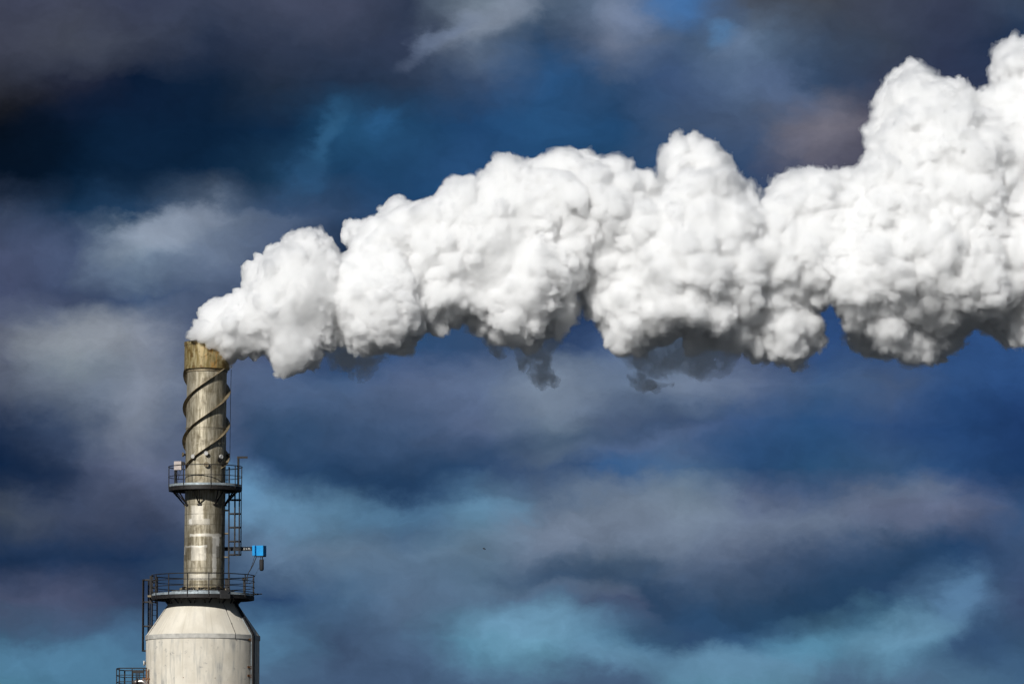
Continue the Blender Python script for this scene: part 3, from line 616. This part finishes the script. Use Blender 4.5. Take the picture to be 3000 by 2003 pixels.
# ------------------------------------------------------------------ steam plume
TOP = [(556,999),(563,985),(574,968),(572,940),(574,916),(582,893),(592,877),(612,860),(632,864),(658,858),(696,861),(707,842),(702,820),(707,796),(724,772),(760,760),(765,737),(791,717),(826,717),(837,691),(851,672),(879,668),(907,664),(935,672),(966,689),(991,721),(1010,730),(1023,742),(1026,754),(1026,716),(1018,690),(1016,656),(1026,635),(1051,628),(1065,646),(1077,642),(1105,624),(1103,596),(1123,577),(1150,572),(1168,566),(1196,579),(1210,595),(1246,581),(1267,572),(1277,551),(1305,526),(1326,516),(1345,522),(1372,517),(1396,532),(1403,510),(1431,488),(1438,474),(1467,456),(1502,445),(1523,447),(1544,465),(1570,472),(1593,470),(1617,451),(1642,455),(1665,449),(1694,447),(1726,465),(1736,473),(1770,466),(1803,473),(1826,493),(1859,491),(1886,523),(1912,546),(1935,569),(1952,542),(1935,519),(1925,503),(1942,460),(1945,430),(1972,407),(2005,408),(2038,402),(2061,420),(2071,435),(2098,440),(2115,456),(2141,476),(2140,506),(2133,520),(2150,520),(2177,504),(2201,523),(2213,546),(2209,579),(2212,592),(2197,604),(2207,622),(2227,632),(2250,599),(2264,559),(2284,531),(2310,526),(2343,514),(2367,509),(2373,494),(2400,494),(2427,510),(2460,518),(2500,503),(2518,512),(2518,483),(2536,458),(2558,443),(2547,411),(2562,389),(2576,334),(2571,291),(2580,258),(2609,229),(2638,204),(2645,178),(2667,168),(2696,174),(2711,193),(2743,205),(2754,225),(2780,228),(2802,231),(2812,251),(2816,269),(2845,269),(2889,266),(2913,244),(2906,226),(2922,206),(2920,176),(2930,152),(2945,132),(2965,122),(2987,117),(3020,120),(3060,90),(3120,60),(3200,70),(3280,130)]
BOT = [(3330,400),(3320,800),(3260,980),(3180,1010),(3100,990),(3040,1010),(3000,1019),(2976,1011),(2929,1011),(2902,997),(2875,984),(2841,972),(2807,992),(2773,1022),(2739,1036),(2706,1063),(2655,1062),(2604,1058),(2567,1074),(2550,1063),(2543,1016),(2503,1002),(2483,975),(2452,958),(2442,935),(2450,906),(2435,894),(2384,897),(2345,897),(2352,918),(2380,930),(2398,935),(2408,968),(2406,991),(2382,1029),(2365,1063),(2345,1070),(2321,1097),(2304,1097),(2270,1069),(2229,1046),(2209,1029),(2195,1005),(2178,998),(2165,1010),(2144,1025),(2120,1015),(2059,1003),(2018,1012),(1991,998),(1977,981),(1965,1000),(1950,1012),(1919,1015),(1888,1018),(1868,1035),(1834,1031),(1803,1037),(1790,1025),(1783,984),(1769,950),(1735,913),(1718,875),(1713,831),(1696,831),(1690,850),(1657,862),(1677,879),(1701,905),(1691,933),(1677,948),(1635,967),(1607,993),(1575,1015),(1549,1031),(1517,1027),(1479,1002),(1447,1009),(1421,986),(1383,973),(1367,961),(1332,938),(1303,945),(1290,973),(1275,985),(1255,967),(1243,957),(1227,973),(1230,1005),(1223,1047),(1198,1047),(1185,1037),(1128,1034),(1080,1044),(1048,1031),(1029,1015),(1010,999),(998,998),(988,1017),(945,1035),(928,1066),(914,1086),(872,1107),(830,1100),(809,1098),(798,1066),(791,1050),(780,1044),(760,1070),(742,1066),(731,1052),(693,1059),(668,1070),(651,1059),(640,1031),(616,1014),(588,1009)]
# places where the near side of the plume falls back into a shaded hollow: px, py, half width, half height, metres
HOLLOW = [(1610,640,30,60,1.6),(1560,730,60,30,1.8),(1500,800,30,50,2.6),(1440,860,50,45,3.2),(1430,930,60,40,3.5),(1390,960,50,25,3.0),(1480,930,26,60,3.0),(1590,960,60,45,1.8),(1740,850,45,60,3.5),(1780,880,60,50,2.0),(1640,1000,70,20,2.5),
 (1850,620,60,60,1.0),(1330,700,50,70,.8),(1100,720,70,45,.7),(1210,830,70,70,1.1),(1200,990,60,40,2.2),(1030,980,25,55,2.2),(1170,1025,60,20,2.0),(930,1060,50,35,1.6),(780,1000,30,50,1.6),(770,960,20,40,1.0),
 (2130,525,60,18,2.0),(2160,560,40,40,1.6),(2180,990,40,20,1.0),(2080,975,50,35,1.8),(2300,1050,60,25,1.2),(2330,890,50,40,.7),(2660,905,60,55,4.2),(2740,960,90,40,4.0),(2620,930,40,30,2.5),(2670,860,22,30,3.2),(2790,985,60,30,3.2),
 (2960,870,50,60,3.0),(2940,920,40,50,2.2),(2950,620,60,70,1.2),(2900,700,60,70,1.2),(2900,380,50,50,1.4),(2620,1030,80,25,2.0),(2980,520,50,80,1.0),(1960,990,60,25,2.0),(660,1040,60,25,.8)]
# fronts that bulge towards the viewer
BULGE = [(1330,640,130,100,1.6),(1150,640,80,60,.9),(1480,560,100,70,.8),(1600,830,90,90,1.6),(1750,650,120,120,1.2),(2060,720,110,170,1.8),(2000,900,110,80,1.5),(2030,480,80,60,.6),(2300,860,100,90,1.4),(2240,720,120,110,1.6),(2440,760,150,120,1.2),(2540,840,80,60,2.2),(2700,420,90,140,1.4),
 (2850,560,130,140,1.2),(2830,780,110,100,2.0),(2600,980,60,40,1.2),(2900,960,60,35,1.8),(880,800,90,90,1.0),(800,900,80,80,.8),(700,930,60,60,.5),(900,1020,60,50,.8),(1140,950,100,60,1.0),(1100,850,80,60,.8),(2680,620,100,100,1.0),(2950,300,80,80,1.0)]

def poly_xz(pts, Y=0.0): return np.array([P(a, b, Y) for a, b in pts])
def inside(poly, x, z):
    c = np.zeros(x.shape, bool); n = len(poly)
    for i in range(n):
        x0, z0 = poly[i]; x1, z1 = poly[(i+1) % n]
        if z0 == z1: continue
        c ^= ((z0 > z) != (z1 > z)) & (x < (x1-x0)*(z-z0)/(z1-z0)+x0)
    return c
def dist_poly(poly, x, z):
    d = np.full(x.shape, 1e9); n = len(poly)
    for i in range(n):
        x0, z0 = poly[i]; x1, z1 = poly[(i+1) % n]; dx, dz = x1-x0, z1-z0; L = dx*dx+dz*dz+1e-12
        t = np.clip(((x-x0)*dx+(z-z0)*dz)/L, 0, 1)
        d = np.minimum(d, (x-x0-t*dx)**2+(z-z0-t*dz)**2)
    return np.sqrt(d)
class Field:
    def __init__(s, lo, hi, h):
        s.lo = np.array(lo, float); s.h = h
        s.n = np.ceil((np.array(hi)-s.lo)/h).astype(int)+1
        s.d = np.full(s.n, 1.3, np.float32)
        s.ax = [(s.lo[i]+h*np.arange(s.n[i])).astype(np.float32) for i in range(3)]
    def splat(s, C, Rr, k=0.0, reach=None):
        h = s.h
        for i, (c, r) in enumerate(zip(C, Rr)):
            m = r+(reach or 2.2*h)
            a = np.maximum(((c-m-s.lo)/h).astype(int), 0); b = np.minimum(((c+m-s.lo)/h).astype(int)+2, s.n)
            if (b <= a).any(): continue
            X = s.ax[0][a[0]:b[0], None, None]-c[0]; Y = s.ax[1][None, a[1]:b[1], None]-c[1]; Z = s.ax[2][None, None, a[2]:b[2]]-c[2]
            q = np.sqrt(X*X+Y*Y+Z*Z)-r
            v = s.d[a[0]:b[0], a[1]:b[1], a[2]:b[2]]
            if k > 0:
                hh = np.clip(.5+.5*(v-q)/k, 0, 1); q = v+(q-v)*hh-k*hh*(1-hh); v[...] = np.minimum(v, q)
            else: np.minimum(v, q, out=v)
    def noise(s, size, rg):
        """smooth random field over the whole grid, features about `size` metres"""
        m = [int(n*s.h/size)+3 for n in s.n]; A = rg.standard_normal(m).astype(np.float32)
        for ax_ in range(3):
            q = np.arange(s.n[ax_])*s.h/size; i = q.astype(int); f = (q-i).astype(np.float32); f = f*f*(3-2*f)
            sh = [1, 1, 1]; sh[ax_] = -1; f = f.reshape(sh)
            A = np.take(A, i, ax_)*(1-f)+np.take(A, i+1, ax_)*f
        return A
    def surface_points(s, N, rg):
        m = (s.d < 0) & (s.d > -1.0*s.h)
        idx = np.flatnonzero(m); idx = rg.choice(idx, min(N, len(idx)), replace=False)
        i, j, k = np.unravel_index(idx, s.d.shape); ok = (i > 1) & (j > 1) & (k > 1) & (i < s.n[0]-2) & (j < s.n[1]-2) & (k < s.n[2]-2)
        i, j, k = i[ok], j[ok], k[ok]
        g = np.stack([s.d[i+1, j, k]-s.d[i-1, j, k], s.d[i, j+1, k]-s.d[i, j-1, k], s.d[i, j, k+1]-s.d[i, j, k-1]], 1)
        g /= np.linalg.norm(g, axis=1)[:, None]+1e-6
        return s.lo+s.h*np.stack([i, j, k], 1), g
    def mesh(s):
        d = s.d; ins = d < 0
        act = np.zeros(tuple(np.array(d.shape)-1), bool); cnt = None
        c = [(a, b, e) for a in (0, 1) for b in (0, 1) for e in (0, 1)]
        sh = act.shape
        sub = lambda A, o: A[o[0]:o[0]+sh[0], o[1]:o[1]+sh[1], o[2]:o[2]+sh[2]]
        al = np.ones(sh, bool); an = np.zeros(sh, bool)
        for o in c: q = sub(ins, o); al &= q; an |= q
        act = an & ~al; idx = np.argwhere(act); vid = np.full(sh, -1, np.int32); vid[act] = np.arange(len(idx), dtype=np.int32)
        val = {o: d[idx[:, 0]+o[0], idx[:, 1]+o[1], idx[:, 2]+o[2]] for o in c}
        acc_ = np.zeros((len(idx), 3)); num = np.zeros(len(idx))
        for o in c:
            for ax_ in range(3):
                if o[ax_] == 0:
                    p = list(o); p[ax_] = 1; p = tuple(p)
                    a_, b_ = val[o], val[p]; cr = (a_ < 0) != (b_ < 0)
                    t = np.where(cr, a_/np.where(cr, a_-b_, 1), 0)
                    pos = np.tile(np.array(o, float), (len(idx), 1)); pos[:, ax_] = t
                    acc_ += pos*cr[:, None]; num += cr
        V = s.lo+s.h*(idx+acc_/num[:, None])
        F = []
        for ax_ in range(3):
            b1, b2 = (ax_+1) % 3, (ax_+2) % 3
            sl0 = [slice(None)]*3; sl1 = [slice(None)]*3; sl0[ax_] = slice(0, -1); sl1[ax_] = slice(1, None)
            cr = ins[tuple(sl0)] != ins[tuple(sl1)]
            e = np.argwhere(cr); e = e[(e[:, b1] > 0) & (e[:, b2] > 0) & (e[:, b1] < d.shape[b1]-1) & (e[:, b2] < d.shape[b2]-1)]
            fl = ins[e[:, 0], e[:, 1], e[:, 2]]
            def at(o1, o2):
                q = e.copy(); q[:, b1] -= o1; q[:, b2] -= o2; return vid[q[:, 0], q[:, 1], q[:, 2]]
            quad = np.stack([at(1, 1), at(0, 1), at(0, 0), at(1, 0)], 1)
            quad[~fl] = quad[~fl][:, ::-1]; F.append(quad)
        F = np.concatenate(F); F = F[(F >= 0).all(1)]
        return V, F
def lattice_noise(p, scale, rg, nlat=64):
    """smooth vector noise at points p"""
    L = rg.standard_normal((nlat, nlat, nlat, 3)).astype(np.float32); q = p*scale; i = np.floor(q).astype(int); f = q-i; f = f*f*(3-2*f); out = 0
    for a in (0, 1):
        for b in (0, 1):
            for c in (0, 1):
                w = np.abs(1-a-f[:, 0])*np.abs(1-b-f[:, 1])*np.abs(1-c-f[:, 2])
                out = out + L[(i[:, 0]+a) % nlat, (i[:, 1]+b) % nlat, (i[:, 2]+c) % nlat]*w[:, None]
    return out
def np_mesh(name, V, F, material, parent=None, off=(0, 0, 0)):
    me = bpy.data.meshes.new(name); me.vertices.add(len(V)); me.vertices.foreach_set('co', (V-np.array(off)).astype(np.float32).ravel())
    me.loops.add(F.size); me.loops.foreach_set('vertex_index', F.astype(np.int32).ravel())
    me.polygons.add(len(F)); me.polygons.foreach_set('loop_start', np.arange(0, F.size, 4, dtype=np.int32))
    try: me.polygons.foreach_set('loop_total', np.full(len(F), 4, dtype=np.int32))
    except Exception: pass
    me.polygons.foreach_set('use_smooth', np.ones(len(F), bool)); me.update(); me.validate()
    me.materials.append(material); ob = bpy.data.objects.new(name, me); COL.objects.link(ob)
    if parent: ob.parent = parent
    return ob

def steam_material(name, density, color=(.995, .996, 1.0), g=0.0):
    m = bpy.data.materials.new(name); m.use_nodes = True; n = NT(m.node_tree); n.n.clear()
    o = n.n.new('ShaderNodeOutputMaterial'); v = n.n.new('ShaderNodeVolumeScatter')
    v.inputs['Color'].default_value = (*color, 1); v.inputs['Density'].default_value = density; v.inputs['Anisotropy'].default_value = g
    n.l.new(v.outputs[0], o.inputs['Volume']); return m

XCAP = AX(ZCAPT)
def size_at(x): return np.clip(.34+(x-XCAP)/34.0, .34, 1.0)
def build_plume():
    rg = np.random.default_rng(5)
    poly = poly_xz(TOP+BOT)
    lo = poly.min(0)-.8; hi = poly.max(0)+.8
    h = .06
    F = Field((lo[0], -7.5, lo[1]), (hi[0], 7.7, hi[1]), h)
    # random seeds inside the outline
    N = 26000
    x = rg.uniform(lo[0], hi[0], N); z = rg.uniform(lo[1], hi[1], N); k = inside(poly, x, z); x, z = x[k], z[k]
    D = dist_poly(poly, x, z)
    px0 = np.array([P(0, 1000)[0], P(3000, 1000)[0]]); ppm = 3000/(px0[1]-px0[0])
    def bump(lst, x, z):
        o = np.zeros_like(x)
        for a, b, w, hh, amt in lst:
            cxx, czz = P(a, b); q = ((x-cxx)*ppm/w)**2+((z-czz)*ppm/hh)**2; o += amt*np.exp(-q*1.1)
        return o
    zt_, zb_ = z.copy(), z.copy()
    tx = poly_xz(TOP); bx_ = poly_xz(BOT)[::-1]
    zt_ = np.interp(x, tx[:, 0], tx[:, 1]); zb_ = np.interp(x, bx_[:, 0], bx_[:, 1])
    half = np.clip((zt_-zb_)*.5, .8, 8); lean = (z-(zt_+zb_)*.5)/half            # -1 bottom .. 1 top
    fmax = np.clip(half*.8, .9, 4.6)
    front = fmax*(1-np.exp(-D/(.42*fmax+.15)))*1.06
    back = front.copy()
    shift = .34*half*lean                       # the whole plume leans back as it rises
    hol = bump(HOLLOW, x, z); bul = bump(BULGE, x, z)
    fr = np.clip(front-hol*1.1+bul*.8*np.minimum(1, D/1.2), -back+.5, 5.6)
    fr = np.minimum(fr-shift, 6.0); back = np.minimum(back+shift, 6.2)
    s_ = size_at(x)
    # shell spheres hugging the outline, body spheres on the front and back faces, core spheres
    C = []; Rr = []
    def pick(mask, n):
        idx = np.flatnonzero(mask); return rg.choice(idx, min(n, len(idx)), replace=False)
    marg = .55*s_+.03
    r_ = np.clip(D-marg, .10, 2.0*s_); idx = pick((D > .22) & (D < 1.6*s_), 3600)
    for i in idx:
        u_ = rg.uniform(-1, 1)
        if lean[i] < .1: u_ = -1+.45*abs(u_)
        y = (back[i]-fr[i])/2+u_*max(0, (back[i]+fr[i])/2-r_[i]); C.append((x[i], y, z[i])); Rr.append(r_[i])
    idx = pick(D > .4*s_, 2600)
    for i in idx:
        r = min(D[i]-marg[i], rg.uniform(.55, 1.7)*s_[i]); y = -(fr[i]-r*.9)
        if r < .12: continue
        C.append((x[i], y, z[i])); Rr.append(r)
        if rg.random() < .6 and lean[i] > .1: C.append((x[i], back[i]-r, z[i])); Rr.append(r)
    idx = pick(D > .5, 3000)
    for i in idx:
        r = min(D[i]-marg[i], (fr[i]+back[i])*.5, 3.2); yc = (back[i]-fr[i])*.5; sp = max(0, (fr[i]+back[i])*.5-r)
        if r < .15: continue
        for q in np.linspace(-sp, sp if lean[i] > .1 else -.55*sp, max(1, int(sp/r*1.5)+1)): C.append((x[i], yc+q, z[i])); Rr.append(r)
    # the steam spills over the right of the rim, in front of the cap
    for _ in range(420):
        t = rg.random(); ppx = 556+t*108+rg.normal(0, 2); low = np.interp(ppx, [540, 588, 616, 640, 668, 700], [986, 992, 998, 1016, 1050, 1050])
        ppy = low-rg.uniform(.0, 1)*40-4; xx, zz_ = P(ppx, ppy, -1.3); yy_ = -math.sqrt(max(.0, 1.45**2-(xx-XCAP)**2))
        r = rg.uniform(.10, .24); C.append((xx, yy_*rg.uniform(.75, 1.0), zz_)); Rr.append(r)
    F.splat(np.array(C), np.array(Rr), k=.06, reach=.62)
    gx_, gz_ = np.meshgrid(F.ax[0], F.ax[2], indexing='ij')
    S2 = dist_poly(poly, gx_, gz_); S2 = np.where(inside(poly, gx_, gz_), -S2, S2).astype(np.float32)
    S2 = S2[:, None, :]; wob = (F.noise(.9, rg)*.05).astype(np.float32)
    def trim(tol): np.maximum(F.d, S2-tol*size_at(F.ax[0])[:, None, None].astype(np.float32)+wob, out=F.d)
    for n, r0, r1, inw in ((2400, .36, .95, .25), (6000, .16, .38, .1)):
        p, g = F.surface_points(n, rg); s2 = size_at(p[:, 0])
        keep = rg.random(len(p)) < np.clip((.6 if r0 > .1 else .8-.35*size_at(p[:, 0]))+.9*lattice_noise(p, .45, rg)[:, 0], .05, 1)
        p, g, s2 = p[keep], g[keep], s2[keep]
        r = rg.uniform(r0, r1, len(p))*np.clip(s2, .5, 1.1)
        c = p-g*(r*inw)[:, None]
        F.splat(c, r, reach=.6)
        if r0 > .3: trim(-.12)
    # ragged little puffs torn off the underside
    p, g = F.surface_points(40000, rg); nn = lattice_noise(p, .8, rg)[:, 0]+.5*lattice_noise(p, 2.0, rg)[:, 1]
    kk = (g[:, 2] < -.25) & (nn > .35); p, g = p[kk], g[kk]; s2 = size_at(p[:, 0])
    r = rg.uniform(.07, .24, len(p))*s2; F.splat(p+g*(rg.uniform(-.05, .22, len(p))*s2)[:, None]+rg.normal(0, .04, p.shape), r, reach=.4)
    # billowing: rounded puffs with sharp creases at ever finer sizes
    sxx = size_at(F.ax[0])[:, None, None].astype(np.float32)
    bn = np.abs(F.noise(.62, rg))*.20+np.abs(F.noise(.33, rg))*.15+np.abs(F.noise(.17, rg))*.085
    bn *= np.clip(.75+.55*F.noise(2.2, rg), .15, 1.35)            # some parts smooth, some tightly curled
    F.d = F.d-np.clip(bn*(.35+.65*sxx), 0, .34)
    del bn
    # feathered skin of thinner steam round the dense core, looser and more frayed downwind
    sx = size_at(F.ax[0])[:, None, None].astype(np.float32)
    T = F.noise(1.6, rg)*.5+F.noise(.5, rg)*.45+F.noise(.16, rg)*.4
    T = np.clip(.15+.8*T, 0, 1.5)
    def warp(V): return V+lattice_noise(V, .55, np.random.default_rng(31))*.12+lattice_noise(V, 1.6, np.random.default_rng(32))*.035+lattice_noise(V, 4.5, np.random.default_rng(33))*.014
    core = F.d; out = []
    for off, amp in ((.07, .15), (.02, .07), (-.03, .02)):
        F.d = core-sx*(off+amp*T*(1+1.1*np.clip((F.ax[0]-XCAP-8)/40, 0, 1)[:, None, None].astype(np.float32))); out.append(F.mesh())
    F.d = core+sx*.08
    del T
    V, Q = F.mesh()
    # turbulent warp of the whole surface
    return warp(V), Q, [(warp(v), q) for v, q in out]
V, Q, skins = build_plume()
STEAM = steam_material('dense_steam', 4.0, g=.5)
pl = np_mesh('steam_plume', V, Q, STEAM)
tag(pl, 'dense white billowing steam plume blown right from the chimney top across the sky', 'steam plume')
print('plume', len(V), len(Q))

for (v, q), dens in zip(skins, (.9, 1.7, 3.2)): np_mesh('thin_vapour', v, q, steam_material('thin_vapour', dens, g=.5), pl)
# shaded rags of steam hanging behind and below the plume, out of the sun
def rag(pts, yc, th, seed, rmin, rmax, n, dens):
    rg = np.random.default_rng(seed); poly = poly_xz(pts, yc); lo = poly.min(0)-.6; hi = poly.max(0)+.6
    x = rg.uniform(lo[0], hi[0], n); z = rg.uniform(lo[1], hi[1], n); k = inside(poly, x, z); x, z = x[k], z[k]; D = dist_poly(poly, x, z)
    F = Field((lo[0], yc-th-1, lo[1]), (hi[0], yc+th+1, hi[1]), .07)
    r = np.clip(rg.uniform(rmin, rmax, len(x)), .1, np.maximum(D*1.0, .12)); y = yc+rg.uniform(-1, 1, len(x))*np.minimum(th, D+.3)
    F.splat(np.stack([x, y, z], 1), r)
    p, g = F.surface_points(3000, rg); F.splat(p, rg.uniform(.08, .2, len(p)), reach=.3)
    F.d = F.d+np.clip(F.noise(.8, rg)*.17+F.noise(.35, rg)*.18+F.noise(.17, rg)*.12, -.3, .6)
    V, Q = F.mesh(); V = V+lattice_noise(V, .8, rg)*.12+lattice_noise(V, 2.6, rg)*.07
    return np_mesh('shaded_rag', V, Q, steam_material('shaded_rag_steam', dens, g=.35), pl)
rag([(950,1020),(1000,985),(1080,1030),(1125,1032),(1112,1052),(1095,1070),(1075,1085),(1070,1095),(1055,1098),(1020,1090),(995,1075),(975,1050)], 3.4, 1.0, 1, .2, .45, 900, 1.2)
rag([(1500,1010),(1560,1000),(1630,975),(1625,1010),(1602,1045),(1610,1090),(1634,1137),(1600,1130),(1552,1105),(1532,1080),(1515,1045)], 3.6, .5, 2, .10, .26, 520, 1.3)
rag([(1832,1028),(1900,1000),(2000,985),(2110,1000),(2150,1030),(2157,1052),(2130,1078),(2085,1097),(2000,1090),(1972,1095),(1945,1100),(1905,1108),(1870,1100),(1845,1070)], 4.2, 1.1, 3, .2, .55, 1500, .75)
rag([(1862,1090),(1885,1100),(1900,1130),(1890,1150),(1875,1135)], 4.2, .3, 4, .08, .16, 120, 1.2)
rag([(1950,1095),(1972,1098),(1962,1120),(1935,1140),(1900,1152),(1925,1130)], 4.2, .3, 5, .08, .15, 160, 1.2)
rag([(1435,1000),(1470,995),(1480,1030),(1462,1045),(1445,1030)], 3.2, .4, 6, .1, .2, 120, 1.6)
